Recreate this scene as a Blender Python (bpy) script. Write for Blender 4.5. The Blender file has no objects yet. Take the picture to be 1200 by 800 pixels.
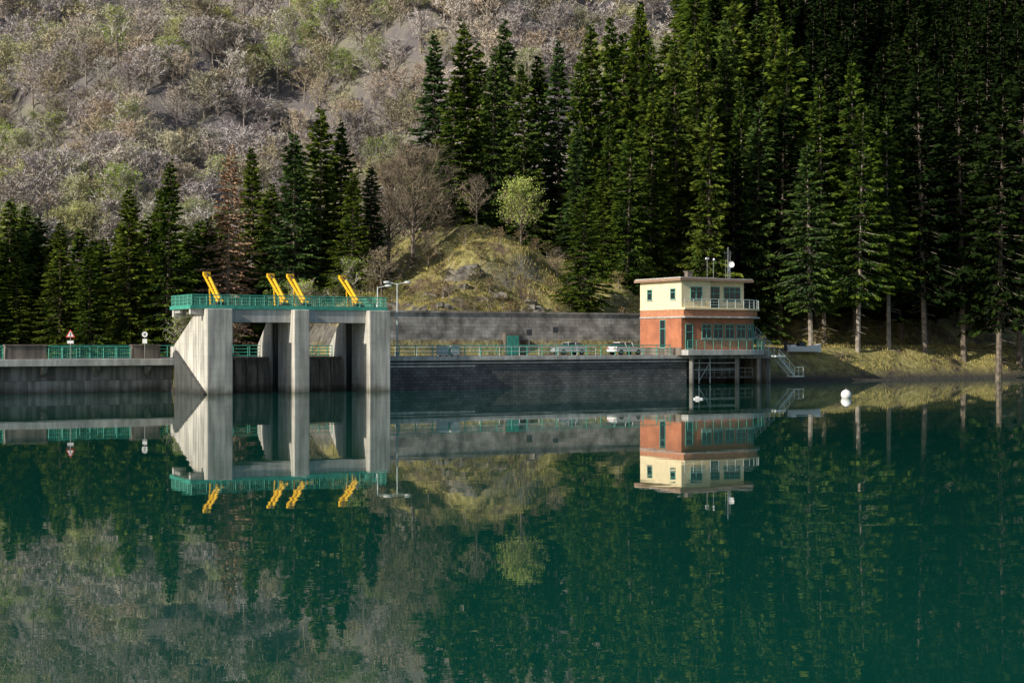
import bpy, math, random
import numpy as np
from mathutils import Vector, Matrix, noise as mnoise
random.seed(7)
scene=bpy.context.scene
col=scene.collection
ANG=math.radians(30); CA,SA=math.cos(ANG),math.sin(ANG)
P0=(-28.7,134.0)
def W(u,v): return (P0[0]+u*CA-v*SA, P0[1]+u*SA+v*CA)
def UV(x,y):
    dx,dy=x-P0[0],y-P0[1]
    return dx*CA+dy*SA, -dx*SA+dy*CA
def ss(a,b,x):
    t=min(1,max(0,(x-a)/(b-a))); return t*t*(3-2*t)

# ---------------------------------------------------------------- materials
def newmat(name):
    m=bpy.data.materials.new(name); m.use_nodes=True
    nt=m.node_tree; b=nt.nodes['Principled BSDF']; return m,nt,b
def N(nt,t,**k):
    n=nt.nodes.new(t)
    for a,b in k.items():
        if a in n.inputs: n.inputs[a].default_value=b
        else: setattr(n,a,b)
    return n
def ramp(nt,fac,stops):
    r=nt.nodes.new('ShaderNodeValToRGB'); e=r.color_ramp.elements
    while len(e)<len(stops): e.new(.5)
    for i,(p,c) in enumerate(stops):
        e[i].position=p; e[i].color=(*c,1) if len(c)==3 else c
    nt.links.new(fac,r.inputs[0]); return r
def mix(nt,fac,a,b,mode='MIX'):
    m=nt.nodes.new('ShaderNodeMix'); m.data_type='RGBA'; m.blend_type=mode
    for s,x in ((0,fac),(6,a),(7,b)):
        if hasattr(x,'is_linked') or hasattr(x,'links'): nt.links.new(x,m.inputs[s])
        elif s==0: m.inputs[0].default_value=x
        else: m.inputs[s].default_value=(*x,1)
    return m.outputs[2]
def noise(nt,scale,detail=4,vec=None,rough=.55):
    n=N(nt,'ShaderNodeTexNoise',Scale=scale,Detail=detail,Roughness=rough)
    if vec is None:
        g=nt.nodes.new('ShaderNodeNewGeometry'); vec=g.outputs['Position']
    nt.links.new(vec,n.inputs['Vector']); return n.outputs['Fac']
def simple(name,c,rough=.6,metal=0,var=.15,scale=3):
    m,nt,b=newmat(name)
    f=noise(nt,scale,5)
    c0=tuple(x*(1-var*1.6) for x in c); c1=tuple(min(1,x*(1+var)) for x in c)
    r=ramp(nt,f,[(.3,c0),(.7,c1)])
    nt.links.new(r.outputs[0],b.inputs['Base Color'])
    b.inputs['Roughness'].default_value=rough; b.inputs['Metallic'].default_value=metal
    return m
def concrete(name,c,stain=.5,wl=True,lines=True):
    m,nt,b=newmat(name)
    tc=nt.nodes.new('ShaderNodeTexCoord'); o=tc.outputs['Object']
    mp=N(nt,'ShaderNodeMapping'); mp.inputs['Scale'].default_value=(1.6,1.6,.12)
    nt.links.new(o,mp.inputs['Vector'])
    st=noise(nt,1.3,6,mp.outputs[0]); bl=noise(nt,.45,6,o); fi=noise(nt,9,5,o)
    r1=ramp(nt,bl,[(.3,tuple(x*.72 for x in c)),(.7,tuple(x*1.12 for x in c))])
    r2=ramp(nt,st,[(.42,(1-stain,)*3),(.62,(1,1,1))])
    cc=mix(nt,1.0,r1.outputs[0],r2.outputs[0],'MULTIPLY')
    r3=ramp(nt,fi,[(.3,(.8,.8,.8)),(.7,(1.05,1.05,1.05))])
    cc=mix(nt,1.0,cc,r3.outputs[0],'MULTIPLY')
    sx=nt.nodes.new('ShaderNodeSeparateXYZ'); g=nt.nodes.new('ShaderNodeNewGeometry')
    nt.links.new(g.outputs['Position'],sx.inputs[0])
    if lines:
        w=N(nt,'ShaderNodeMath',operation='PINGPONG'); w.inputs[1].default_value=.6
        nt.links.new(sx.outputs['Z'],w.inputs[0])
        rl=ramp(nt,w.outputs[0],[(.0,(.72,.72,.72)),(.035,(1,1,1))])
        cc=mix(nt,.6,cc,mix(nt,1.0,cc,rl.outputs[0],'MULTIPLY'))
    if wl:
        ad=N(nt,'ShaderNodeMath',operation='MULTIPLY_ADD'); nt.links.new(bl,ad.inputs[0])
        ad.inputs[1].default_value=1.6; nt.links.new(sx.outputs['Z'],ad.inputs[2])
        mr=N(nt,'ShaderNodeMapRange'); mr.inputs[1].default_value=0.2; mr.inputs[2].default_value=2.0
        nt.links.new(ad.outputs[0],mr.inputs[0])
        rw=ramp(nt,mr.outputs[0],[(.35,(.38,.38,.33)),(.75,(1,1,1))])
        cc=mix(nt,1.0,cc,rw.outputs[0],'MULTIPLY')
    nt.links.new(cc,b.inputs['Base Color']); b.inputs['Roughness'].default_value=.9
    bp=N(nt,'ShaderNodeBump',Strength=.3,Distance=.05); nt.links.new(fi,bp.inputs['Height'])
    nt.links.new(bp.outputs[0],b.inputs['Normal'])
    return m
def bricks(name,c1,c2,mortar,scale,bw,bh,ms=.015,stain=.4):
    m,nt,b=newmat(name)
    tc=nt.nodes.new('ShaderNodeTexCoord')
    sx=nt.nodes.new('ShaderNodeSeparateXYZ'); nt.links.new(tc.outputs['Object'],sx.inputs[0])
    ad=N(nt,'ShaderNodeMath',operation='ADD'); nt.links.new(sx.outputs['X'],ad.inputs[0]); nt.links.new(sx.outputs['Y'],ad.inputs[1])
    cb=nt.nodes.new('ShaderNodeCombineXYZ'); nt.links.new(ad.outputs[0],cb.inputs[0]); nt.links.new(sx.outputs['Z'],cb.inputs[1])
    br=nt.nodes.new('ShaderNodeTexBrick'); nt.links.new(cb.outputs[0],br.inputs['Vector'])
    br.inputs['Scale'].default_value=scale; br.inputs['Brick Width'].default_value=bw; br.inputs['Row Height'].default_value=bh
    br.inputs['Mortar Size'].default_value=ms
    br.inputs['Color1'].default_value=(*c1,1); br.inputs['Color2'].default_value=(*c2,1); br.inputs['Mortar'].default_value=(*mortar,1)
    st=noise(nt,.6,6); r=ramp(nt,st,[(.35,(1-stain,)*3),(.65,(1.1,1.1,1.1))])
    cc=mix(nt,1.0,br.outputs['Color'],r.outputs[0],'MULTIPLY')
    nt.links.new(cc,b.inputs['Base Color']); b.inputs['Roughness'].default_value=.9
    return m
def foliage(name,stops,transl=.25,nscale=.6):
    m,nt,b=newmat(name); nt.nodes.remove(b); out=nt.nodes['Material Output']
    oi=nt.nodes.new('ShaderNodeObjectInfo')
    r=ramp(nt,oi.outputs['Random'],stops)
    f=noise(nt,nscale,1); r2=ramp(nt,f,[(.3,(.6,.6,.6)),(.7,(1.3,1.3,1.2))])
    cc=mix(nt,1.0,r.outputs[0],r2.outputs[0],'MULTIPLY')
    d=nt.nodes.new('ShaderNodeBsdfDiffuse'); nt.links.new(cc,d.inputs[0])
    if transl:
        t=nt.nodes.new('ShaderNodeBsdfTranslucent'); ms=nt.nodes.new('ShaderNodeMixShader')
        nt.links.new(cc,t.inputs[0]); ms.inputs[0].default_value=transl
        nt.links.new(d.outputs[0],ms.inputs[1]); nt.links.new(t.outputs[0],ms.inputs[2]); nt.links.new(ms.outputs[0],out.inputs[0])
    else: nt.links.new(d.outputs[0],out.inputs[0])
    return m
M={}
M['conc']=concrete('pier_concrete',(.70,.67,.60),.4)
M['conc2']=concrete('weathered_concrete',(.32,.31,.29),.55)
M['wedge']=concrete('shadow_wedge_tone',(.11,.115,.11),.45)  # dark tone stands for a cast shadow on the pier
M['slab']=concrete('slab_concrete',(.64,.63,.59),.3,wl=False,lines=False)
M['concr']=bricks('retaining_stone',(.52,.49,.43),(.38,.36,.32),(.24,.23,.21),1.0,.95,.42,.02,.68)
M['block']=concrete('parapet_concrete',(.26,.22,.18),.5,wl=False,lines=False)
M['stone']=bricks('stone_masonry',(.19,.19,.185),(.11,.115,.12),(.07,.07,.07),1.0,.75,.32,.03,.5)
M['brick']=bricks('red_brick',(.56,.18,.07),(.45,.13,.055),(.36,.20,.14),1.0,.26,.085,.012,.25)
M['cream']=simple('cream_plaster',(.84,.72,.46),.85,0,.08,1.2)
M['roof']=simple('roof_fascia',(.34,.22,.15),.7)
M['band']=simple('terrace_band',(.50,.22,.12),.8)
M['green']=simple('green_paint',(.06,.36,.27),.5,0,.2)
M['frame']=simple('window_frame_green',(.10,.36,.30),.5)
M['pale']=simple('pale_paint',(.55,.62,.60),.5)
M['white']=simple('white_paint',(.8,.8,.8),.4,0,.05)
M['yellow']=simple('yellow_paint',(.85,.50,.02),.45,0,.1)
M['steel']=simple('steel',(.22,.23,.24),.5,.6)
M['dark']=simple('dark_metal',(.03,.03,.035),.5)
M['gate']=concrete('gate_steel',(.40,.34,.28),.5,wl=True,lines=False)
M['red']=simple('red_paint',(.6,.04,.03),.4)
M['asphalt']=simple('asphalt',(.09,.09,.09),.9,0,.3,5)
M['rubber']=simple('rubber',(.02,.02,.02),.8)
M['bark']=simple('bark',(.18,.145,.115),.95,0,.4,2)
M['palebark']=simple('pale_bark',(.30,.26,.215),.95,0,.35,2)
M['silver']=simple('silver_car_paint',(.6,.62,.64),.25,.3,.03)
m,nt,b=newmat('window_glass'); b.inputs['Base Color'].default_value=(.02,.03,.035,1); b.inputs['Roughness'].default_value=.08
M['glass']=m
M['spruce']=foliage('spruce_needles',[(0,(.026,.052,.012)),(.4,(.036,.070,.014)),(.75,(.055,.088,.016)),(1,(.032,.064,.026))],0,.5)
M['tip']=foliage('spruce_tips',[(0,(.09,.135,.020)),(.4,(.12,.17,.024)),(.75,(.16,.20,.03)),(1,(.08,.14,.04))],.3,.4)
M['deep']=foliage('shaded_spruce_needles',[(0,(.007,.014,.005)),(1,(.011,.020,.007))],0,.5)  # needle colour darkened to carry the right forest's shade
M['deeptip']=foliage('shaded_spruce_tips',[(0,(.011,.022,.007)),(.6,(.017,.031,.008)),(1,(.026,.043,.010))],0,.4)  # same forest shade put into the tip colour
M['twig']=foliage('bare_twigs',[(0,(.42,.37,.39)),(.25,(.54,.49,.51)),(.45,(.46,.41,.40)),(.6,(.48,.40,.30)),(.75,(.44,.42,.28)),(.88,(.60,.57,.56)),(1,(.44,.35,.28))],0,.05)  # pale tone carries the hill's distance haze in the twig colour
M['branch']=foliage('grey_brown_twigs',[(0,(.25,.20,.155)),(1,(.32,.265,.20))],0,.3)
M['larch']=foliage('larch_twigs',[(0,(.36,.23,.16)),(1,(.40,.25,.16))],0)
M['bud']=foliage('spring_leaves',[(0,(.34,.46,.10)),(.5,(.50,.56,.17)),(.8,(.60,.60,.34)),(1,(.28,.42,.09))],.35,.3)
M['shrub']=foliage('shrub_twigs',[(0,(.15,.13,.06)),(.5,(.24,.17,.10)),(1,(.10,.12,.04))],0)
M['grass']=foliage('dry_grass',[(0,(.40,.34,.13)),(1,(.40,.34,.13))],.2,.4)

def terrmat():
    m,nt,b=newmat('hillside_ground')
    g=nt.nodes.new('ShaderNodeNewGeometry'); sx=nt.nodes.new('ShaderNodeSeparateXYZ'); nt.links.new(g.outputs['Normal'],sx.inputs[0])
    n1=noise(nt,.12,5,rough=.65); n2=noise(nt,1.1,6,rough=.7); n3=noise(nt,.28,5,rough=.65)
    grass=ramp(nt,n2,[(.3,(.11,.11,.035)),(.5,(.34,.30,.10)),(.7,(.54,.46,.20))]).outputs[0]
    soil=ramp(nt,n2,[(.3,(.06,.045,.03)),(.6,(.18,.13,.08)),(.8,(.29,.22,.14))]).outputs[0]
    rock=ramp(nt,n2,[(.3,(.05,.05,.045)),(.55,(.19,.175,.15)),(.75,(.32,.30,.25))]).outputs[0]
    gs=mix(nt,ramp(nt,n3,[(.49,(0,0,0)),(.62,(1,1,1))]).outputs[0],grass,soil)
    ad=N(nt,'ShaderNodeMath',operation='MULTIPLY_ADD'); nt.links.new(n3,ad.inputs[0]); ad.inputs[1].default_value=.5; nt.links.new(sx.outputs['Z'],ad.inputs[2])
    sl=ramp(nt,ad.outputs[0],[(.84,(1,1,1)),(.96,(0,0,0))]).outputs[0]
    c1=mix(nt,sl,gs,rock)
    sp=nt.nodes.new('ShaderNodeSeparateXYZ'); nt.links.new(g.outputs['Position'],sp.inputs[0])
    wet=N(nt,'ShaderNodeMapRange'); wet.inputs[1].default_value=.3; wet.inputs[2].default_value=1.6; nt.links.new(sp.outputs['Z'],wet.inputs[0])
    c1=mix(nt,wet.outputs[0],(.06,.055,.045),c1)
    far=N(nt,'ShaderNodeMapRange'); far.inputs[1].default_value=215; far.inputs[2].default_value=260; nt.links.new(sp.outputs['Y'],far.inputs[0])
    litter=ramp(nt,n1,[(.3,(.11,.10,.105)),(.5,(.19,.17,.17)),(.7,(.26,.25,.17))]).outputs[0]
    c2=mix(nt,far.outputs[0],c1,litter)
    nt.links.new(c2,b.inputs['Base Color']); b.inputs['Roughness'].default_value=1
    bp=N(nt,'ShaderNodeBump',Strength=1.0,Distance=.7); nt.links.new(n2,bp.inputs['Height']); nt.links.new(bp.outputs[0],b.inputs['Normal'])
    return m
M['ground']=terrmat()
M['rock']=simple('outcrop_rock',(.20,.18,.15),.95,0,.5,1.5)
m,nt,b=newmat('lake_water')
b.inputs['Base Color'].default_value=(.004,.062,.044,1); b.inputs['Roughness'].default_value=.0; b.inputs['IOR'].default_value=1.56
g=nt.nodes.new('ShaderNodeNewGeometry')
mp=N(nt,'ShaderNodeMapping'); mp.inputs['Scale'].default_value=(.5,1.0,1); nt.links.new(g.outputs['Position'],mp.inputs[0])
a1=noise(nt,1.2,3,mp.outputs[0]); a2=noise(nt,.22,2,mp.outputs[0])
b1=N(nt,'ShaderNodeBump',Strength=1.0,Distance=.0010); nt.links.new(a1,b1.inputs['Height'])
b2=N(nt,'ShaderNodeBump',Strength=1.0,Distance=.005); nt.links.new(a2,b2.inputs['Height']); nt.links.new(b1.outputs[0],b2.inputs['Normal'])
nt.links.new(b2.outputs[0],b.inputs['Normal'])
M['water']=m

# ---------------------------------------------------------------- mesh builder
class MB:
    def __init__(s): s.v=[];s.f=[];s.m=[]
    def add(s,vs,fs,mi=0):
        o=len(s.v); s.v+= [tuple(p) for p in vs]
        for f in fs: s.f.append(tuple(i+o for i in f)); s.m.append(mi)
    def box(s,x0,x1,y0,y1,z0,z1,mi=0):
        s.add([(x0,y0,z0),(x1,y0,z0),(x1,y1,z0),(x0,y1,z0),(x0,y0,z1),(x1,y0,z1),(x1,y1,z1),(x0,y1,z1)],
              [(0,3,2,1),(4,5,6,7),(0,1,5,4),(1,2,6,5),(2,3,7,6),(3,0,4,7)],mi)
    def cyl(s,p0,p1,r0,r1=None,n=6,mi=0,caps=True):
        r1=r0 if r1 is None else r1
        p0=Vector(p0);p1=Vector(p1);d=(p1-p0).normalized()
        a=d.orthogonal().normalized();b=d.cross(a)
        vs=[]
        for p,r in((p0,r0),(p1,r1)):
            for i in range(n):
                t=2*math.pi*i/n; vs.append(p+(a*math.cos(t)+b*math.sin(t))*r)
        fs=[(i,(i+1)%n,n+(i+1)%n,n+i) for i in range(n)]
        if caps: fs+=[tuple(range(n-1,-1,-1)),tuple(range(n,2*n))]
        s.add(vs,fs,mi)
    def beam(s,p0,p1,w,h,mi=0,up=(0,0,1)):
        p0=Vector(p0);p1=Vector(p1);d=(p1-p0).normalized();u=Vector(up)
        if abs(d.dot(u))>.999: u=Vector((0,1,0))
        a=d.cross(u).normalized();b=a.cross(d)
        vs=[]
        for p in(p0,p1):
            for x,y in((-1,-1),(1,-1),(1,1),(-1,1)): vs.append(p+a*x*w/2+b*y*h/2)
        s.add(vs,[(0,3,2,1),(4,5,6,7),(0,1,5,4),(1,2,6,5),(2,3,7,6),(3,0,4,7)],mi)
    def prism(s,pts,z0,z1,mi=0):
        n=len(pts)
        s.add([(x,y,z0) for x,y in pts]+[(x,y,z1) for x,y in pts],
              [tuple(range(n-1,-1,-1)),tuple(range(n,2*n))]+[(i,(i+1)%n,n+(i+1)%n,n+i) for i in range(n)],mi)
    def side(s,prof,x0,x1,mi=0):
        n=len(prof)
        s.add([(x0,y,z) for y,z in prof]+[(x1,y,z) for y,z in prof],
              [tuple(range(n)),tuple(range(2*n-1,n-1,-1))]+[(i,n+i,n+(i+1)%n,(i+1)%n) for i in range(n)],mi)
    def sphere(s,c,r,mi=0,nu=16,nv=10,sc=(1,1,1),nz=0):
        vs=[];fs=[]
        for j in range(nv+1):
            ph=math.pi*j/nv
            for i in range(nu):
                t=2*math.pi*i/nu
                d=Vector((math.sin(ph)*math.cos(t),math.sin(ph)*math.sin(t),math.cos(ph)))
                q=r*(1+nz*mnoise.noise(d*1.7+Vector(c))*1.6) if nz else r
                vs.append((c[0]+q*sc[0]*d.x,c[1]+q*sc[1]*d.y,c[2]+q*sc[2]*d.z))
        for j in range(nv):
            for i in range(nu):
                fs.append((j*nu+i,(j+1)*nu+i,(j+1)*nu+(i+1)%nu,j*nu+(i+1)%nu))
        s.add(vs,fs,mi)
    def rail(s,pts,h=1.1,sp=1.8,bars=(1.0,.66,.33),r=.035,mi=0,pick=0):
        for k in range(len(pts)-1):
            a=Vector(pts[k]);b=Vector(pts[k+1]);L=(b-a).length;n=max(1,round(L/sp))
            for i in range(n+(1 if k==len(pts)-2 else 0)):
                p=a.lerp(b,i/n); s.cyl(p,p+Vector((0,0,h)),r*1.2,n=5,mi=mi)
            for q in bars:
                z=Vector((0,0,h*q)); s.cyl(a+z,b+z,r*(1.2 if q==1.0 else .8),n=5,mi=mi)
            if pick:
                n=int(L/pick)
                for i in range(n):
                    p=a.lerp(b,(i+.5)/n); s.cyl(p+Vector((0,0,.08)),p+Vector((0,0,h)),.014,n=3,mi=mi,caps=False)
    def obj(s,name,mats,parent=None,dam=False,loc=None,rot=0,bevel=0,smooth=False):
        me=bpy.data.meshes.new(name); me.from_pydata(s.v,[],s.f)
        for x in mats: me.materials.append(M[x])
        me.polygons.foreach_set('material_index',s.m)
        if smooth: me.polygons.foreach_set('use_smooth',[True]*len(s.f))
        me.update()
        o=bpy.data.objects.new(name,me); col.objects.link(o)
        if dam: o.location=(P0[0],P0[1],0); o.rotation_euler=(0,0,ANG)
        if loc is not None: o.location=loc; o.rotation_euler=(0,0,rot)
        if parent: o.parent=parent
        if bevel:
            bm=o.modifiers.new('bevel','BEVEL'); bm.width=bevel; bm.segments=2; bm.limit_method='ANGLE'
        return o
def empty(name,loc=(0,0,0),rot=0):
    e=bpy.data.objects.new(name,None); col.objects.link(e); e.location=loc; e.rotation_euler=(0,0,rot); e.empty_display_size=.5
    return e

# ---------------------------------------------------------------- terrain
def height(u,v):
    if u<-.5: vs=12.2
    elif u<19: vs=9.5
    elif u<58.5: vs=4.5
    elif u<71: vs=9.0
    else: vs=None
    x,y=W(u,v)
    nz=mnoise.noise((x*.02,y*.02,0)); nf=mnoise.noise((x*.11,y*.11,3)); ng=mnoise.noise((x*.35,y*.35,7)); nh=mnoise.noise((x*.06,y*.06,5))
    if vs is not None:
        base=-5 if v<vs else 2.9
    else:
        sh=2.5+1.3*nf+ .02*(u-72)
        base=-3+7.2*ss(sh-4,sh+8.5,v)+.25*ng*ss(2,6,v)
        base=min(base,4.2) if u<78 else base
    step=5.2*ss(16.2,17.4,v)*ss(22,25,u)*(1-ss(66,76,u))
    kn=11.8*math.exp(-((u-55)/(17 if u<55 else 19))**2)*ss(17.2,39,v)*(1-.35*ss(60,90,v))
    right=.56*min(76,max(0,v-19))*ss(62,98,u)
    hill=(.40+.14*ss(0,130,u))*max(0,v-88)
    if v>88: hill-= .1*max(0,v-520)
    rough=ss(17.4,22,v)*ss(20,30,u)*(2.1*nf+1.2*ng+3.0*nh)
    ridge=ss(90,170,v)*(26*nz+6*nf)
    return base+step+kn+right+hill+rough+ridge
def ground(x,y): return height(*UV(x,y))
us=list(np.arange(-700,-70,14))+list(np.arange(-70,150,1.25))+list(np.arange(150,900,14))
vs_=[-700,-400,-200,-100,-50,-20]+list(np.arange(-8,100,1.25))+list(np.arange(100,900,9))
verts=[];faces=[]
for v in vs_:
    for u in us:
        x,y=W(u,v); verts.append((x,y,height(u,v)))
nu=len(us)
for j in range(len(vs_)-1):
    for i in range(nu-1):
        faces.append((j*nu+i,j*nu+i+1,(j+1)*nu+i+1,(j+1)*nu+i))
me=bpy.data.meshes.new('terrain'); me.from_pydata(verts,[],faces); me.materials.append(M['ground'])
me.polygons.foreach_set('use_smooth',[True]*len(faces))
o=bpy.data.objects.new('terrain',me); col.objects.link(o)
me=bpy.data.meshes.new('lake_water'); me.from_pydata([(-800,-600,0),(800,-600,0),(800,420,0),(-800,420,0)],[],[(0,1,2,3)]); me.materials.append(M['water'])
o=bpy.data.objects.new('lake_water',me); col.objects.link(o)

# ---------------------------------------------------------------- dam
gs=empty('spillway_gate_structure',(P0[0],P0[1],0),ANG)
b=MB()
b.side([(0,-5),(12,-5),(12,4.5),(11,4.5),(3.0,8.1),(0,8.1)],0,2.5)
b.obj('abutment_pier',['conc'],gs,bevel=.08)
b=MB(); b.side([(.15,-5),(9.5,-5),(9.5,4.1),(.15,.1)],-.35,-.003); b.obj('shadow_wedge',['wedge'],gs)  # added wedge, shaped and coloured as the diagonal shadow on the pier's left face
for (a,c) in ((8.7,10.3),(16.7,19.0)):
    b=MB()
    b.side([(0,-5),(4.5,-5),(4.5,7.5),(4.0,8.1),(0,8.1)],a,c)
    b.side([(4.51,-5),(5.89,-5),(5.89,7.0),(4.51,7.0)],a+.6,c-.6)
    b.side([(5.9,-5),(10.2,-5),(10.2,4.6),(7.5,7.0),(5.9,7.0)],a-.1,c)
    b.obj('pier',['conc'],gs,bevel=.08)
b=MB()
for (a,c) in ((2.52,8.68),(10.32,16.68)):
    for y in (1.0,4.0): b.box(a,c,y,y+.55,6.85,8.08)
b.box(-1.3,19.05,.9,7.6,8.13,8.33)
b.box(-1.25,-.02,1.2,1.7,7.6,8.11); b.box(-1.25,-.02,6.6,7.1,7.4,8.11)
for x in (-1.0,2.2,8.9,10.1,16.9,18.8): b.box(x-.12,x+.12,5.0,7.5,7.75,8.11)
b.obj('walkway_deck',['slab'],gs)
b=MB()
b.rail([(-1.2,7.5,8.33),(-1.2,1.0,8.33),(18.95,1.0,8.33),(18.95,7.5,8.33),(-1.2,7.5,8.33)],1.1,1.4,(1.0,.7,.4,.12),.04,0,.22)
b.box(-1.33,19.08,.86,.895,8.1,8.42)
b.box(-1.36,-1.305,.9,7.6,8.1,8.42)
b.obj('walkway_railing',['green'],gs)
b=MB()
for (a,c) in ((2.55,8.58),(10.35,16.58)):
    pr=[]
    for k in range(9):
        t=k/8; z=-4+7.3*t; pr.append((7.6-1.1*math.sin(math.pi*t*.8),z))
    for k in range(8):
        (y0,z0),(y1,z1)=pr[k],pr[k+1]
        b.add([(a,y0,z0),(c,y0,z0),(c,y1,z1),(a,y1,z1)],[(0,1,2,3)])
    b.box(a,c,6.75,7.1,3.2,3.45)
    for q in range(1,5): b.box(a+(c-a)*q/5-.06,a+(c-a)*q/5+.06,6.35,6.75,.2,3.2)
b.obj('radial_gates',['gate'],gs)
b=MB()
for x in (8.75,16.75): b.box(x,x+.5,4.55,5.85,-1,7.4)
for x in (2.53,10.31): b.box(x,x+.1,4.8,5.5,0,7.6)
for x in (8.5,16.5): b.beam((x,5.2,0),(x,5.2,8.1),.12,.2)
b.obj('gate_guides',['dark'],gs)

def hoist(u,v):
    b=MB()
    a=Vector((0,0,.25)); t=Vector((0,4.3,3.0))
    for x in (-.25,.25):
        b.beam(a+Vector((x,0,0)),t+Vector((x,0,0)),.12,.24)
    for i in range(9):
        p=a.lerp(t,(i+.5)/9); b.beam(p+Vector((-.3,0,0)),p+Vector((.3,0,0)),.16,.16)
    b.cyl(a+Vector((0,.2,.3)),a.lerp(t,.75)+Vector((0,0,.40)),.15,n=10)
    b.cyl(a.lerp(t,.75)+Vector((0,0,.40)),t+Vector((0,.1,.3)),.09,n=8,mi=1)
    b.box(-.35,.35,4.0,4.4,2.9,3.3)
    b.beam((-.3,2.1,0),(-.3,2.4,1.6),.12,.12);b.beam((.3,2.1,0),(.3,2.4,1.6),.12,.12)
    b.beam((-.3,.3,0),(.3,.3,0),.5,.5,1)
    b.box(-.5,.5,-.4,.5,-.2,.12,1)
    x,y=W(u,v); b.obj('gate_hoist',['yellow','dark'],loc=(x,y,8.53),rot=ANG,bevel=.02)
for u in (1.8,8.4,10.5,16.2): hoist(u,1.6)

OV=2.4
b=MB()
b.box(-80,-.02,8.6+OV,9.6+OV,-5,2.6); b.box(-80,-.02,7.9+OV,8.6+OV,-5,1.2)
for i in range(16): b.side([(7.4+OV,2.55),(8.62+OV,2.55),(8.62+OV,1.5),(7.9+OV,2.1)],-3-i*5,-2.5-i*5)
b.obj('dam_wall',['conc2'],dam=True,bevel=.04)
b=MB(); b.box(-80,-.04,7.2+OV,9.7+OV,2.62,3.3)
b.obj('dam_crest_ledge',['slab'],dam=True,bevel=.04)
for a,c in ((-16.4,-12.6),(-4.4,-1.6)):
    b=MB(); b.box(a,c,7.6+OV,8.4+OV,3.3,4.55); b.box(a-.08,c+.08,7.5+OV,8.5+OV,4.552,4.7); b.obj('parapet_block',['block'],dam=True,bevel=.04)
b=MB()
b.rail([(-12.4,7.6+OV,3.3),(-4.6,7.6+OV,3.3)],1.15,1.2,(1.0,.7,.4,.1),.04,0,.2)
b.rail([(-40,7.6+OV,3.3),(-16.6,7.6+OV,3.3)],1.15,1.2,(1.0,.7,.4,.1),.04,0,.2)
b.rail([(-60,15.6,3.42),(24,15.6,3.42)],1.15,1.8,(1.0,.7,.4,.1),.04)
b.rail([(2.6,9.3,3.42),(16.6,9.3,3.42)],1.15,1.5,(1.0,.7,.4,.1),.04)
b.obj('crest_railing',['green'],dam=True)
b=MB(); b.box(-80,-.01,12.13,16,2.95,3.399); b.box(0,19,8.9,16,2.95,3.40); b.box(19,56,3.35,16.3,2.95,3.401); b.box(56,71,9.9,16.3,2.95,3.402)
b.obj('road',['asphalt'],dam=True)
b=MB()
for i in range(40): b.box(-70+i*3.2,-68.4+i*3.2,13.2,13.32,3.404,3.408)
b.obj('road_marking',['white'],dam=True)
b=MB(); b.box(19.02,58,2.5,4.4,-5,3.0); b.obj('quay_wall',['stone'],dam=True)
b=MB(); b.box(19.02,58.1,2.2,3.3,3.003,3.42); b.box(19.0,30,2.35,2.495,2.3,2.5)
b.cyl((19.1,2.38,2.72),(58,2.38,2.72),.09,n=6)
b.obj('quay_coping',['slab'],dam=True,bevel=.03)
b=MB(); b.rail([(19.3,2.7,3.42),(55.8,2.7,3.42)],1.15,1.9,(1.0,.68,.36),.045)
b.obj('quay_railing',['green'],dam=True)
b=MB(); b.rail([(24,9.5,3.4),(50,9.5,3.4)],1.0,2.5,(1.0,.5),.04)
b.obj('road_guardrail',['pale'],dam=True)
b=MB()
b.side([(16.3,2.8),(17.5,2.8),(17.5,8.3),(16.75,8.3)],22,73)
b.box(21.95,73.05,16.6,17.6,8.303,8.55)
b.obj('retaining_wall',['concr'],dam=True)
b=MB(); b.box(41.4,43.4,15.85,16.5,3.4,6.0,1); b.box(41.6,42.38,15.8,15.848,3.45,5.7); b.box(42.42,43.2,15.8,15.848,3.45,5.7)
b.obj('service_door',['green','block'],dam=True)

# ---------------------------------------------------------------- control house
hx,hy=W(56.5,1.5)
H=empty('control_house',(hx,hy,0),ANG)
def foot(e,x0=0,x1=12.8,y0=0,y1=8.2,R=4.2,el=None,eb=0,n=14):
    el=e if el is None else el
    pts=[(x0-el,y0-e)]
    for i in range(n+1):
        t=-math.pi/2+math.pi/2*i/n
        pts.append((x1-R+(R+e)*math.cos(t),y0+R+(R+e)*math.sin(t)))
    pts+=[(x1+e,y1+eb),(x0-el,y1+eb)]
    return pts
def path(s,x1=12.8,R=4.2):
    st=x1-R
    if s<st: return (s,0),(0,-1)
    t=(s-st)/R
    if t<math.pi/2: return (st+R*math.sin(t),R-R*math.cos(t)),(math.sin(t),-math.cos(t))
    return (x1,R+(s-st-R*math.pi/2)),(1,0)
def obox(b,p,n,w,d0,d1,z0,z1,mi):
    tx,ty=-n[1],n[0]
    vs=[]
    for z in(z0,z1):
        for a,dd in((-w/2,d0),(w/2,d0),(w/2,d1),(-w/2,d1)):
            vs.append((p[0]+tx*a+n[0]*dd,p[1]+ty*a+n[1]*dd,z))
    b.add(vs,[(0,1,2,3),(7,6,5,4),(4,5,1,0),(5,6,2,1),(6,7,3,2),(7,4,0,3)],mi)
b=MB(); b.prism(foot(0),4.05,7.72); b.obj('ground_floor_walls',['brick'],H)
b=MB(); b.prism(foot(1.3,el=.0),3.42,4.04); b.obj('floor_slab',['slab'],H,bevel=.03)
b=MB(); b.box(-.05,-.003,0,8.2,3.42,4.3); b.box(0,12.8,8.2,8.25,3.42,7.7); b.obj('plinth',['block'],H)
b=MB(); b.prism(foot(.8,el=.12),7.723,7.9); b.obj('canopy_slab',['slab'],H,bevel=.03)
b=MB(); b.prism(foot(.45,el=.0),7.903,8.68); b.obj('parapet_band',['band'],H)
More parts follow.
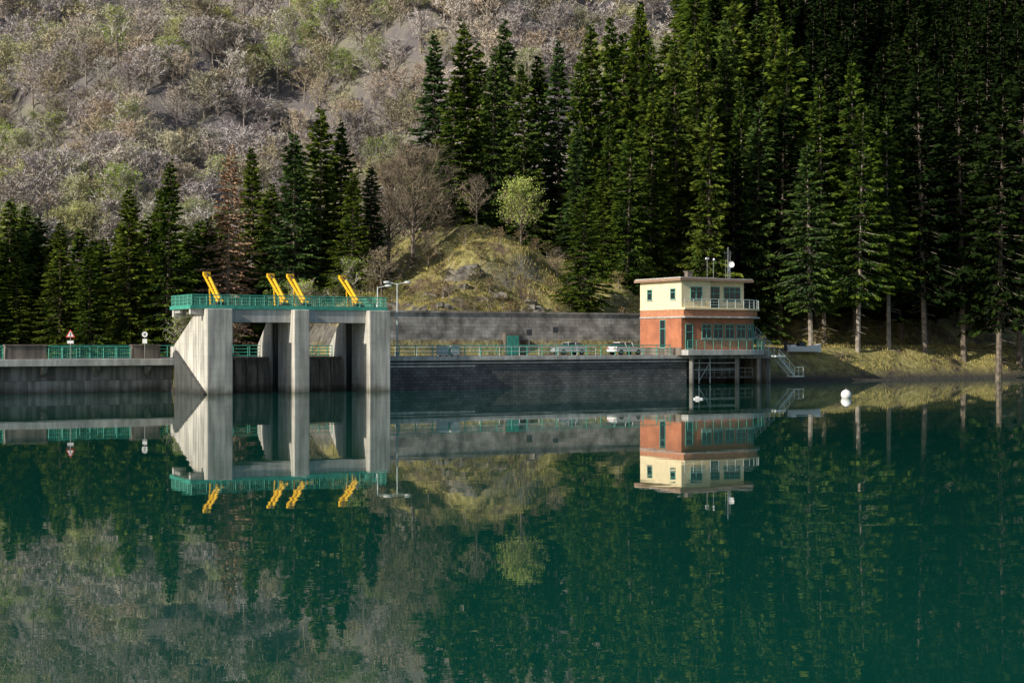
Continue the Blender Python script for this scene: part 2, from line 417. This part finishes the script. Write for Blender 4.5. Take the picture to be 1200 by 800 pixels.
b=MB(); b.prism(foot(.75,el=.06),8.683,8.9); b.obj('terrace_slab',['cream'],H,bevel=.02)
b=MB(); b.prism([(0,0),(4.2,0),(4.2,1.3),(10.2,1.3),(10.2,8.2),(0,8.2)],8.903,12.0); b.obj('upper_floor_walls',['cream'],H)
b=MB(); b.prism([(-.55,-.55),(4.9,-.55),(4.9,.4),(11.0,.4),(11.0,8.7),(-.55,8.7)],12.003,12.3)
b.prism([(-.45,-.45),(4.8,-.45),(4.8,.5),(10.9,.5),(10.9,8.6),(-.45,8.6)],12.303,12.42,1)
b.obj('roof',['roof','slab'],H)
b=MB()
def win(b,s,w,z0,z1,mull=1):
    p,n=path(s); wn(b,p,n,w,z0,z1,mull)
def wn(b,p,n,w,z0,z1,mull=1):
    obox(b,p,n,w,-.05,.02,z0,z1,1)
    tx,ty=-n[1],n[0]
    for q in [-w/2]+[-w/2+w*(k+1)/(mull+1) for k in range(mull)]+[w/2]:
        obox(b,(p[0]+tx*q,p[1]+ty*q),n,.07,.0,.07,z0,z1,0)
    for z in (z0,z1,z0+(z1-z0)*.68): obox(b,p,n,w+.07,.0,.072,z-.04,z+.04,0)
    obox(b,p,n,w+.2,.0,.14,z0-.12,z0-.045,2)
for s in (3.6,5.3,7.0,8.7): win(b,s,1.3,5.4,7.0)
for s in (10.3,11.7,13.1,14.5): win(b,s,1.0,5.4,7.0,1)
win(b,1.1,1.0,4.2,7.0,0)
wn(b,(0,3.6),(-1,0),1.0,4.3,7.5,0)
wn(b,(0,6.2),(-1,0),.9,9.9,11.1,0)
wn(b,(0,1.6),(-1,0),.9,9.9,11.1,0)
wn(b,(2.1,0),(0,-1),1.6,9.8,11.3,1)
wn(b,(5.6,1.3),(0,-1),1.8,9.0,11.4,1)
wn(b,(8.4,1.3),(0,-1),2.4,9.8,11.4,2)
b.obj('windows',['frame','glass','slab'],H)
b=MB()
def railpath(e,z,h,el):
    return [(x,y,z) for x,y in foot(e,el=el,n=8)[:-1]]
b.rail(railpath(1.2,4.04,1.1,0),1.1,1.3,(1.0,.75,.5,.25),.035,0)
b.obj('balcony_railing',['green'],H)
b=MB(); b.rail(railpath(.65,8.9,1.0,0),1.0,1.3,(1.0,.66,.33),.03,0); b.obj('terrace_railing',['pale'],H)
b=MB()
b.box(3.2,3.9,3,3.7,12.423,13.2,2); b.box(3.1,4.0,2.9,3.8,13.203,13.3,2)
b.cyl((9.2,3,12.3),(9.2,3,16.3),.07,n=6); b.cyl((8.6,3,15.6),(9.8,3,15.6),.04,n=5);b.cyl((9.2,3,14.4),(9.2,2.2,14.6),.03,n=5)
b.cyl((10.3,4,12.3),(10.3,4,14.6),.06,n=6)
b.cyl((7.6,5,12.4),(7.6,5,15.2),.04,n=5); b.box(7.4,7.8,4.9,5.1,14.9,15.1,1)
b.cyl((6.2,2,12.4),(6.2,2,14.6),.04,n=5); b.cyl((5.9,2,14.5),(6.5,2,14.5),.03,n=5); b.sphere((6.2,1.9,14.7),.14,1,8,6)
b.cyl((10.3,4,14.0),(10.8,4.6,16.0),.03,n=5); b.cyl((9.6,4,12.4),(9.6,4,14.9),.03,n=5)
for k in range(4): b.cyl((8.65,3.0,15.0+k*.25),(9.6,3.0,15.0+k*.25),.02,n=4)
def dish(b,c,r,d,mi):
    d=Vector(d).normalized();a=d.orthogonal().normalized();e=d.cross(a);c=Vector(c)
    vs=[c-d*.25*r];fs=[]
    for j in (1,2,3):
        for i in range(14):
            t=2*math.pi*i/14; q=j/3; vs.append(c+(a*math.cos(t)+e*math.sin(t))*r*q-d*.25*r*(1-q*q))
    for i in range(14):
        fs.append((0,1+i,1+(i+1)%14))
        for j in (0,1): fs.append((1+j*14+i,1+(j+1)*14+i,1+(j+1)*14+(i+1)%14,1+j*14+(i+1)%14))
    b.add(vs,fs,mi)
dish(b,(10.3,3.8,14.3),.4,(-.5,-1,.3),1); dish(b,(9.2,2.8,13.6),.3,(.6,-1,.2),1)
b.obj('roof_antennas',['steel','white','block'],H)
b=MB()
b.box(1.2,14.5,6.6,7.4,-5,3.4); b.box(13.9,14.6,1.6,8.2,-5,3.4)
for x in (1.6,8.3,11.6): b.cyl((x,.2,-5),(x,.2,3.0),.27,n=12)
for x in (4.8,11.6): b.cyl((x,4.4,-5),(x,4.4,3.4),.22,n=10)
b.box(1.2,13.2,-.2,.4,3.0,3.41)
b.box(3.0,13.8,3.8,6.5,.55,.8)
b.obj('substructure',['conc2'],H)
b=MB()
b.rail([(3.1,3.9,.8),(13.7,3.9,.8)],1.0,1.2,(1.0,.5),.03)
for z in (1.7,2.5): b.cyl((1.6,.2,z),(8.3,.2,z),.04,n=5)
b.beam((3.0,.6,.1),(3.0,.6,3.3),.08,.08); b.beam((4.6,.6,.1),(4.6,.6,3.3),.08,.08); b.beam((3,.6,.4),(4.6,.6,2.6),.06,.06)
b.obj('landing_railing',['pale'],H)
b=MB()
for i in range(9): b.box(14.7+i*.27,15.02+i*.27,.2,1.2,3.1-i*.25,3.2-i*.25)
for y in (.18,1.22): b.beam((14.7,y,3.05),(17.1,y,.85),.06,.16)
for z in (.55,1.05): b.beam((14.7,.18,3.05+z),(17.1,.18,.85+z),.04,.04)
for i in range(4): q=i/3; b.cyl((14.7+2.4*q,.18,3.05-2.2*q),(14.7+2.4*q,.18,4.1-2.2*q),.03,n=5)
b.box(17.0,18.6,.1,1.5,.7,.85); b.rail([(17.1,.18,.85),(18.5,.18,.85)],1.05,.7,(1.0,.5),.03)
b.box(13.2,14.75,-1.0,1.5,3.15,3.35)
b.rail([(14.2,1.5,3.35),(14.2,5.0,5.8)],1.0,1.0,(1.0,.5),.03)
for i in range(10): b.box(13.9,15.1,1.5+i*.35,1.9+i*.35,3.35+i*.25,3.43+i*.25)
b.rail([(15.1,1.5,3.35),(15.1,5.0,5.8)],1.0,1.0,(1.0,.5),.03)
b.obj('outside_stairs',['pale'],H)

# ---------------------------------------------------------------- street furniture
def lamp(u,v,z,h,double=True):
    b=MB(); b.cyl((0,0,0),(0,0,h),.09,.055,n=8); b.cyl((0,0,0),(0,0,.5),.15,n=8)
    for sg in ((-1,1) if double else (1,)):
        b.cyl((0,0,h-.1),(sg*.9,0,h+.12),.04,n=6)
        b.sphere((sg*1.1,0,h+.1),.3,1,10,6,(1.2,.7,.42))
        b.sphere((sg*1.1,0,h+.17),.31,0,10,6,(1.22,.72,.3))
    x,y=W(u,v); b.obj('street_lamp',['pale','white'],loc=(x,y,z),rot=0)
lamp(22.2,5.2,3.4,7.7); lamp(18.2,1.4,8.33,2.2,False)
def wsign(u,v,tri=True):
    b=MB(); b.cyl((0,0,0),(0,0,2.7),.04,n=6,mi=2)
    if tri:
        for r,d,mi in((.52,0,0),(.36,-.015,1)):
            pts=[(r*math.cos(math.pi/2+k*2*math.pi/3),r*math.sin(math.pi/2+k*2*math.pi/3)) for k in range(3)]
            b.add([(x,-.05+d,2.35+z) for x,z in pts]+[(x,-.03,2.35+z) for x,z in pts],[(0,1,2),(5,4,3),(0,3,4,1),(1,4,5,2),(2,5,3,0)],mi)
        b.box(-.06,.06,-.075,-.066,2.2,2.55,2); b.box(-.3,.3,-.05,-.03,1.5,1.78,1)
    else:
        b.cyl((0,-.03,2.4),(0,-.06,2.4),.28,n=16,mi=1); b.box(-.22,.22,-.05,-.03,1.5,1.95,1); b.cyl((0,-.061,2.4),(0,-.066,2.4),.13,n=16,mi=2)
    x,y=W(u,v); b.obj('warning_sign' if tri else 'round_sign',['red','white','steel'],loc=(x,y,3.3),rot=.1)
wsign(-10.4,9.85); wsign(-3.2,9.8,False)
def board(u,v,h,c='white'):
    b=MB(); b.cyl((0,0,0),(0,0,h),.05,n=6,mi=1); b.box(-.3,.3,-.08,-.05,h-.7,h-.05); b.box(-.33,.33,-.05,-.03,h-.73,h-.02,1)
    x,y=W(u,v); b.obj('notice_board',[c,'steel'],loc=(x,y,3.4),rot=.2)
board(40,8,3.0,'dark'); board(43.5,8,3.3,'dark')
for u in (27.2,28.6):
    b=MB(); b.prism([(-.5,-.4),(.5,-.4),(.5,.4),(-.5,.4)],.15,1.05); b.prism([(-.56,-.46),(.56,-.46),(.56,.46),(-.56,.46)],1.053,1.2,1)
    for x in(-.4,.4): b.cyl((x,-.35,.1),(x,-.25,.1),.1,n=8,mi=2)
    x,y=W(u,4.6); b.obj('waste_bin',['pale','white','rubber'],loc=(x,y,3.4),rot=ANG,bevel=.03)
def car(u,v,rot,paint,van=False):
    b=MB()
    if van: lo=[(-2.3,.35),(2.2,.35),(2.25,.9),(1.7,1.15),(-2.3,1.2)]; up=[(-2.25,1.2),(1.65,1.15),(1.0,1.9),(-2.2,1.95)]
    else: lo=[(-2.05,.35),(2.0,.35),(2.1,.62),(2.0,.82),(1.0,.95),(-1.9,1.0),(-2.1,.8)]; up=[(-1.85,1.0),(1.0,.95),(.3,1.42),(-.2,1.48),(-1.3,1.42)]
    def ex(pr,w0,w1,zt,mi):
        n=len(pr); z0=min(z for _,z in pr); z1=max(z for _,z in pr)
        vs=[]
        for sg in(-1,1):
            for x,z in pr: vs.append((x,sg*(w0+(w1-w0)*(z-z0)/(z1-z0)),z))
        b.add(vs,[tuple(range(n)),tuple(range(2*n-1,n-1,-1))]+[(i,n+i,n+(i+1)%n,(i+1)%n) for i in range(n)],mi)
    ex(lo,.86,.84,0,0); ex(up,.80,.62,0,1)
    zt=max(z for _,z in up)
    xs=[p[0] for p in up if p[1]>1.38]; b.box(min(xs),max(xs),-.62,.62,zt-.03,zt+.04)
    for x in (-.5,.55):
        for s in(-1,1): b.beam((x,s*.82,1.0),(x-.05,s*.63,zt),.07,.05)
    for x in(-1.3,1.3):
        for s in(-1,1): b.cyl((x,s*.70,.33),(x,s*.89,.33),.33,n=16,mi=2); b.cyl((x,s*.885,.33),(x,s*.90,.33),.18,n=12,mi=3)
    for s in(-.6,.6): b.box(2.0,2.13,s-.17,s+.17,.62,.78,3); b.box(-2.14,-2.02,s-.15,s+.15,.7,.88,4)
    x,y=W(u,v); b.obj('parked_car',[paint,'glass','rubber','steel','red'],loc=(x,y,3.405),rot=rot,bevel=.04)
car(48.6,13.2,ANG+math.pi,'silver'); car(52.8,7.5,ANG+.1,'white')
def boat(x,y,z,rot):
    b=MB(); sec=[(-2.2,.75,.75),(-1,.9,.75),(.6,.85,.8),(1.7,.5,.95),(2.5,.04,1.15)]
    vs=[]
    for X,w,h in sec: vs+=[(X,-w,h),(X,-w*.75,.15),(X,0,0),(X,w*.75,.15),(X,w,h),(X,w*.85,h+.02),(X,0,h-.15 if X<1 else h),(X,-w*.85,h+.02)]
    fs=[]
    for k in range(len(sec)-1):
        for i in range(8): fs.append((k*8+i,k*8+(i+1)%8,(k+1)*8+(i+1)%8,(k+1)*8+i))
    fs.append((7,6,5,4,3,2,1,0))
    b.add(vs,fs,0); b.add([(.3,-.6,.8),(.3,.6,.8),(-.4,.5,1.45),(-.4,-.5,1.45),(.3,-.72,.82),(-.9,-.72,.82),(-.5,-.6,1.42),(.3,.72,.82),(-.9,.72,.82),(-.5,.6,1.42)],[(0,1,2,3),(4,6,5),(7,8,9)],1)
    b.box(-1.9,-1.2,-.6,.6,.62,1.0,0); b.box(-2.55,-2.25,-.18,.18,.3,1.3,2)
    b.obj('motorboat',['white','glass','dark'],loc=(x,y,z),rot=rot,smooth=False,bevel=.03)
bx,by=W(81.0,8.5); boat(bx,by,ground(bx,by)+.25,.25)
b=MB(); b.sphere((0,0,.28),.46,0,20,14); b.cyl((0,0,.7),(0,0,.86),.07,n=8,mi=1); b.obj('mooring_buoy',['white','steel'],loc=(29.6,126,0),smooth=True)
b=MB(); b.prism([(-.42,-.15),(.3,-.15),(.45,0),(.3,.15),(-.42,.15)],-.05,.12); b.box(-.25,.05,-.1,.1,.12,.24); b.obj('small_float',['white'],loc=(16.2,123.5,0),rot=.2,bevel=.02)

# ---------------------------------------------------------------- trees
def mk(name,verts,quads,mi,mats):
    me=bpy.data.meshes.new(name); me.from_pydata(verts,[],quads)
    for x in mats: me.materials.append(M[x])
    me.polygons.foreach_set('material_index',mi); me.update(); return me
def spruce(seed,Hh=30,R=4.2,base=.05,mats=('bark','spruce','tip'),dens=.75,spr=1.25):
    rg=random.Random(seed); b=MB()
    b.cyl((0,0,-1),(0,0,Hh*.5),.34,.2,n=7); b.cyl((0,0,Hh*.5),(0,0,Hh*.99),.2,.02,n=5)
    if base>.1:
        z=base*Hh*.35
        while z<base*Hh:
            az=rg.uniform(0,6.28); L=rg.uniform(.6,2.0); b.cyl((0,0,z),(math.cos(az)*L,math.sin(az)*L,z-.25*L),.035,.01,n=3,caps=False); z+=.35
    V=[];F=[];V2=[];F2=[]
    z=base*Hh
    ph=[rg.uniform(0,6.28) for _ in range(4)]
    while z<Hh*.995:
        t=(z-base*Hh)/(Hh*(1-base))
        Lw=R*((1-t)**.78)*(.6+.4*min(1,t/.13+.2))*rg.uniform(.75,1.12)+.15
        nb=rg.choice((5,6,6,7)) if t<.9 else 4
        a0=rg.uniform(0,6.28)
        for k in range(nb):
            az=a0+6.283*k/nb+rg.uniform(-.35,.35)
            L=Lw*rg.uniform(.62,1.18)*(1+.24*math.sin(az*2+ph[0]+z*.35)+.14*math.sin(az*3+ph[1]-z*.9))
            if rg.random()<.06: L*=.45
            if rg.random()<.06: L*=1.28
            ca,sa=math.cos(az),math.sin(az)
            dr=-.42*(1-t)+.35*t*t+rg.uniform(-.14,.14)
            zc=z+rg.uniform(-.5,.5)
            if L>1.0: b.cyl((0,0,zc),(ca*L*.8,sa*L*.8,zc+dr*L*.75),.05,.02,n=3,caps=False)
            ns=int((3+L*9.5)*dens)
            for i in range(ns):
                s=.12+.88*rg.random()**.7
                wd=(1.05-s)*.55*L*.6+.12
                off=rg.uniform(-1,1)*wd
                px=ca*L*s-sa*off; py=sa*L*s+ca*off
                pz=zc+dr*L*s**1.15+.10*L*max(0,s-.7)*2-abs(off)*.25
                sd=az+ (1 if off>0 else -1)*rg.uniform(.1,.9)
                dz=-rg.uniform(.1,1.0)+t*.6
                d=Vector((math.cos(sd),math.sin(sd),dz)).normalized()
                l=rg.uniform(.4,.85)*spr*(.5+.5*min(1,L/1.5)); w=rg.uniform(.10,.19)*spr
                q=Vector((rg.uniform(-1,1),rg.uniform(-1,1),rg.uniform(-1,1))).cross(d)
                if q.length<.05: continue
                q=q.normalized()*w; p=Vector((px,py,pz))
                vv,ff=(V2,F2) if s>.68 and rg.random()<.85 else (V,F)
                o=len(vv); vv+=[p-d*l*.3,p+q+d*l*.1,p+d*l*.7,p-q+d*l*.1]; ff.append((o,o+1,o+2,o+3))
        z+=.40*rg.uniform(.75,1.25)*(1 if t<.8 else .7)/(.5+.5*min(1,dens/.75))
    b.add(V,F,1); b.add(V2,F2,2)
    return mk('spruce_mesh',b.v,b.f,b.m,mats)
def bare(seed,Hh=11,twig='twig',leaf=None,nb=24,sub=9,tw=5,wt=.06,bark='palebark'):
    rg=random.Random(seed); b=MB(); V=[];F=[];LV=[];LF=[]
    top=Vector((rg.uniform(-.4,.4),rg.uniform(-.4,.4),Hh*.8))
    b.cyl((0,0,-.6),top*.45,Hh*.019,Hh*.013,n=5,caps=False); b.cyl(top*.45,top,Hh*.013,Hh*.003,n=3,caps=False)
    def rib(p,q,w):
        d=(q-p); c=d.cross(Vector((rg.uniform(-1,1),rg.uniform(-1,1),rg.uniform(-1,1))))
        if c.length<1e-4: return
        c=c.normalized()*w; o=len(V); V.extend([p-c,p+c,q]); F.append((o,o+1,o+2))
    for i in range(nb):
        t=.22+.75*(i+rg.random())/nb
        p=top*t; az=i*2.4+rg.uniform(-.4,.4); el=rg.uniform(.35,.9)+t*.35
        L=Hh*.42*math.sin(min(1,(1.12-t)*1.5)*1.5)*rg.uniform(.7,1.1)
        d=Vector((math.cos(az)*math.cos(el),math.sin(az)*math.cos(el),math.sin(el)))
        e=p+d*L; b.cyl(p,p.lerp(e,.55),Hh*.006,Hh*.004,n=3,caps=False)
        e2=e+Vector((0,0,L*.1)); b.cyl(p.lerp(e,.55),e2,Hh*.004,.012,n=3,caps=False)
        for j in range(sub):
            s=.25+.75*(j+rg.random())/sub; p2=p.lerp(e,s)
            r=Vector((rg.gauss(0,1),rg.gauss(0,1),rg.gauss(.3,.8))).normalized()
            d2=(d*.8+r*.9).normalized(); L2=L*.38*rg.uniform(.6,1.1)*(1.2-s*.5); e3=p2+d2*L2
            rib(p2,e3,wt*1.3)
            for k in range(tw):
                q=p2.lerp(e3,rg.uniform(.2,1)); r=Vector((rg.gauss(0,1),rg.gauss(0,1),rg.gauss(.4,.8))).normalized()
                d3=(d2*.6+r).normalized(); l3=rg.uniform(.35,.95)*Hh/11; f=q+d3*l3
                rib(q,f,wt)
                if leaf:
                    for _ in range(leaf):
                        c=f+Vector((rg.gauss(0,.18),rg.gauss(0,.18),rg.gauss(0,.18)))*Hh/11
                        a=Vector((rg.gauss(0,1),rg.gauss(0,1),rg.gauss(0,1))).normalized(); e4=a.orthogonal().normalized()
                        sz=rg.uniform(.08,.16)*Hh/11; o=len(LV); LV.extend([c-a*sz,c+e4*sz*.6,c+a*sz,c-e4*sz*.6]); LF.append((o,o+1,o+2,o+3))
    b.add(V,F,1)
    if leaf: b.add(LV,LF,2)
    return mk('bare_mesh',b.v,b.f,b.m,(bark,twig,'bud'))
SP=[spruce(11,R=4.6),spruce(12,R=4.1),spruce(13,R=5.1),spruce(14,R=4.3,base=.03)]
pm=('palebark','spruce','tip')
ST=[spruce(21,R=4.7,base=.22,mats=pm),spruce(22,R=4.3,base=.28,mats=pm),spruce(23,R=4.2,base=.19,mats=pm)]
dm=('bark','deep','deeptip')
LO=[spruce(24+i,R=4.6,base=.12,dens=.42,spr=1.75) for i in range(2)]
DK=[spruce(34,R=4.7,base=.22,mats=dm,dens=.6,spr=1.4),spruce(35,R=4.3,base=.14,mats=dm,dens=.45,spr=1.7),spruce(36,R=4.8,base=.17,mats=dm,dens=.45,spr=1.7)]  # spruces in the shade-darkened needle colours
LARCH=spruce(31,R=4.6,base=.08,mats=('palebark','larch','larch'),dens=.6,spr=.9)
BT=[bare(41),bare(42,nb=27),bare(43,sub=8),bare(44,nb=21)]
BL=[bare(51,leaf=2),bare(52,leaf=3)]
BF=[bare(45+i,nb=18,sub=7,tw=4,wt=.10) for i in range(3)]
BLF=[bare(55,nb=16,sub=6,tw=3,leaf=3,wt=.1)]
BIG=bare(61,Hh=20,nb=44,sub=16,tw=8,wt=.03,twig='branch',bark='bark')
BIGL=bare(62,Hh=12,leaf=2,nb=26,sub=10,tw=5,wt=.03,twig='branch',bark='bark')
BN=[bare(63+i,nb=24,wt=.035,twig='branch',bark='bark') for i in range(2)]
def place(name,me,x,y,h,H0=30,parent=None,wf=1.0,sink=.3):
    o=bpy.data.objects.new(name,me); col.objects.link(o)
    s=h/H0; o.scale=(s*wf,s*wf,s); o.rotation_euler=(random.uniform(-.03,.03),random.uniform(-.03,.03),random.uniform(0,6.28))
    o.location=(x,y,ground(x,y)-sink)
    if parent: o.parent=parent
    return o
left=[(-61,175,16),(-55.6,175,20),(-50.8,171,17),(-47.2,175,24),(-49.5,184,22),(-42.5,175,27.5),(-45.5,185,25),(-52.8,181,18),(-64,186,23),(-58.5,182,19),(-38.7,180,21),
 (-33.8,188,31),(-31.2,185,26),(-27.8,182,32),(-25.1,186,36),(-22.9,189,34.5),(-19.2,193,29),(-20.5,182,27),(-28.5,192,31)]
knoll=[(-11.4,212,51),(-6.7,216,53.6),(-3.1,210,48.5),(-1.3,219,54.7),(2.2,209,46),(7.1,216,51),(10.2,211,47.5),(14.8,214,54),(19.1,220,58),(-8.8,208,44),(12,222,55),
 (9.1,182,24.8),(15.5,192,35),(23.4,200,48),(26.2,191,38),(33.5,196,38.5),(32.4,212,53),(20.5,208,49),(39.5,203,50),(27.5,207,50),(19,197,40),(4.5,222,50),(-4.5,223,52),(9.5,204,36),(14,203,38),(12.5,194,28)]
rightr=[(39.3,187,31.4),(45.7,188,37),(50.9,192,36),(56,193,41.5),(62.3,196,43.8),(66,193,40),(43.5,198,42),(71,199,44),(77,202,44),(59,203,46),(49,203,46)]
pts=[]
for lst,pr in ((left,SP),(knoll,SP),(rightr,ST)):
    for (x,y,zt) in lst:
        g=ground(x,y); h=zt-g
        me_=random.choice(pr) if x<54 else DK[0]
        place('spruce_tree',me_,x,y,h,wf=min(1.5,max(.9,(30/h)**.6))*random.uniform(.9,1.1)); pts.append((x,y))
place('larch_tree',LARCH,-36.3,180,29-ground(-37,180)+1,wf=1.15)
g=ground(-13.5,190); place('bare_deciduous_tree',BIG,-13.3,190,33-g,20,wf=1.05)
place('budding_tree',BIGL,1.2,188,27.5-ground(1.2,188),12,wf=.95)
place('bare_deciduous_tree',BIG,-17.5,201,17,20)
for i,(x,y,h) in enumerate(((-9,195,7),(-11,187,5.5),(-5,200,8),(6,189,5))): place('bare_deciduous_tree',BN[i%2],x,y,h,11)
F1=empty('spruce_forest')
rg=random.Random(5)
cnt=0
for gy in np.arange(196,400,6.0):
    for gx in np.arange(14,190,6.0):
        x=gx+rg.uniform(-2,2); y=gy+rg.uniform(-2,2)
        u,v=UV(x,y)
        if v<20 or u<72: continue
        if x/y<.075 or x/y>.48: continue
        if y>240 and x/y<.12: continue
        if y>330 and x/y<.2: continue
        if min((x-a)**2+(y-c)**2 for a,c in pts)<9: continue
        dark=rg.random()<ss(.09,.23,x/y)*.99  # more shade-coloured spruces towards the right
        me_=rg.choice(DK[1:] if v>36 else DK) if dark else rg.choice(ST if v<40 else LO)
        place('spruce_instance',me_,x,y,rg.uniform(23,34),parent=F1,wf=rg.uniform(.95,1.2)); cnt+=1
for i in range(40):
    x=rg.uniform(-110,-62); y=rg.uniform(165,215)
    place('spruce_instance',rg.choice(LO),x,y,rg.uniform(14,22),parent=F1,wf=1.2)
for i in range(34):
    x=rg.uniform(-70,-38); y=rg.uniform(176,200)
    place('spruce_instance',rg.choice(LO),x,y,rg.uniform(11,19)+max(0,(x+60)*.12),parent=F1,wf=1.4)
F2=empty('bare_woodland'); c2=0
y=206.0
while y<690:
    st=4.2+ (y-212)*.006
    x=-.43*y
    while x<(.14*y if y>260 else .0*y):
        xx=x+rg.uniform(-2,2); yy=y+rg.uniform(-2,2)
        u,v=UV(xx,yy)
        if v>82 or (xx<-20 and v>60):
            q=mnoise.noise((xx*.02,yy*.02,9))
            far=yy>330
            lf=rg.random()<.14+.34*max(0,q)+.18*ss(300,220,yy) if yy<300 else rg.random()<.13+.38*max(0,q)
            me=rg.choice((BLF if far else BL) if lf else (BF if far else BT))
            place('woodland_tree',me,xx,yy,rg.uniform(7.5,13)*(1+(y-212)*.0006),11,F2,wf=rg.uniform(1.0,1.35)); c2+=1
        x+=st
    y+=st*1.25
print('FOREST',cnt,c2)
F3=empty('shrub_thicket')
SHB=[bare(71,Hh=3,twig='shrub',nb=16,sub=7,tw=4,wt=.03),bare(72,Hh=3,twig='shrub',leaf=1,nb=16,sub=7,tw=4,wt=.02),bare(73,Hh=3,twig='shrub',nb=16,sub=7,tw=4,wt=.035)]
for i in range(260):
    u=rg.uniform(24,98); v=rg.uniform(17.6,42); x,y=W(u,v)
    if 48<u<66 and v>20 and rg.random()<.75: continue
    place('shrub_instance',rg.choice(SHB),x,y,rg.uniform(.7,2.8),3,F3,wf=1.4,sink=.1)
for i in range(40):
    x=rg.uniform(-75,-15); y=rg.uniform(170,205)
    place('shrub_instance',rg.choice(BN+BN+BL),x,y,rg.uniform(4,8),11,F3,wf=1.2,sink=.1)
b=MB()
for i in range(34):
    u=rg.uniform(25,52); v=rg.uniform(18,30); x,y=W(u,v); r=rg.uniform(.3,1.5)
    b.sphere((x,y,height(u,v)-.3*r),r,0,9,6,(rg.uniform(.9,1.7),rg.uniform(.7,1.2),rg.uniform(.5,.8)),nz=.6)
b.obj('rock_outcrop',['rock'])
V=[];F=[]
for i in range(34000):
    if i%3: u=rg.uniform(24,76); v=17.6+rg.random()**1.2*26
    else: u=rg.uniform(73,125); v=rg.uniform(5,26)
    if mnoise.noise((u*.25,v*.25,2))<-.1: continue
    x,y=W(u,v); z=height(u,v)
    if z<1.2: continue
    h=rg.uniform(.15,.45); a=rg.uniform(0,6.28); w=rg.uniform(.04,.09); o=len(V)
    V+=[(x-math.cos(a)*w,y-math.sin(a)*w,z-.05),(x+math.cos(a)*w,y+math.sin(a)*w,z-.05),(x+rg.uniform(-.2,.2),y+rg.uniform(-.2,.2),z+h)]; F.append((o,o+1,o+2))
b=MB(); b.add(V,F); b.obj('grass_tufts',['grass'])

# ---------------------------------------------------------------- light, world, camera
EL=math.radians(27); ts=Vector((-.80,-.60)).normalized()
tosun=Vector((ts.x*math.cos(EL),ts.y*math.cos(EL),math.sin(EL)))
sl=bpy.data.lights.new('sun','SUN'); sl.energy=5.0; sl.angle=math.radians(.5); sl.color=(1,.92,.78)
so=bpy.data.objects.new('sun',sl); col.objects.link(so); so.rotation_euler=(-tosun).to_track_quat('-Z','Y').to_euler(); so.location=(-100,100,100)
w=bpy.data.worlds.new('World'); scene.world=w; w.use_nodes=True; nt=w.node_tree
sk=nt.nodes.new('ShaderNodeTexSky'); sk.sky_type='NISHITA'; sk.sun_disc=False; sk.sun_elevation=EL; sk.sun_rotation=math.atan2(ts.x,ts.y)%(2*math.pi)
nt.links.new(sk.outputs[0],nt.nodes['Background'].inputs[0]); nt.nodes['Background'].inputs[1].default_value=.11
cd=bpy.data.cameras.new('camera'); cd.lens=50; cd.sensor_width=36; cd.clip_end=3000; cd.clip_start=.1
co=bpy.data.objects.new('camera',cd); col.objects.link(co); co.location=(0,0,5); co.rotation_euler=(math.radians(90),0,0); scene.camera=co
scene.view_settings.view_transform='Standard'; scene.view_settings.look='None'; scene.view_settings.exposure=0
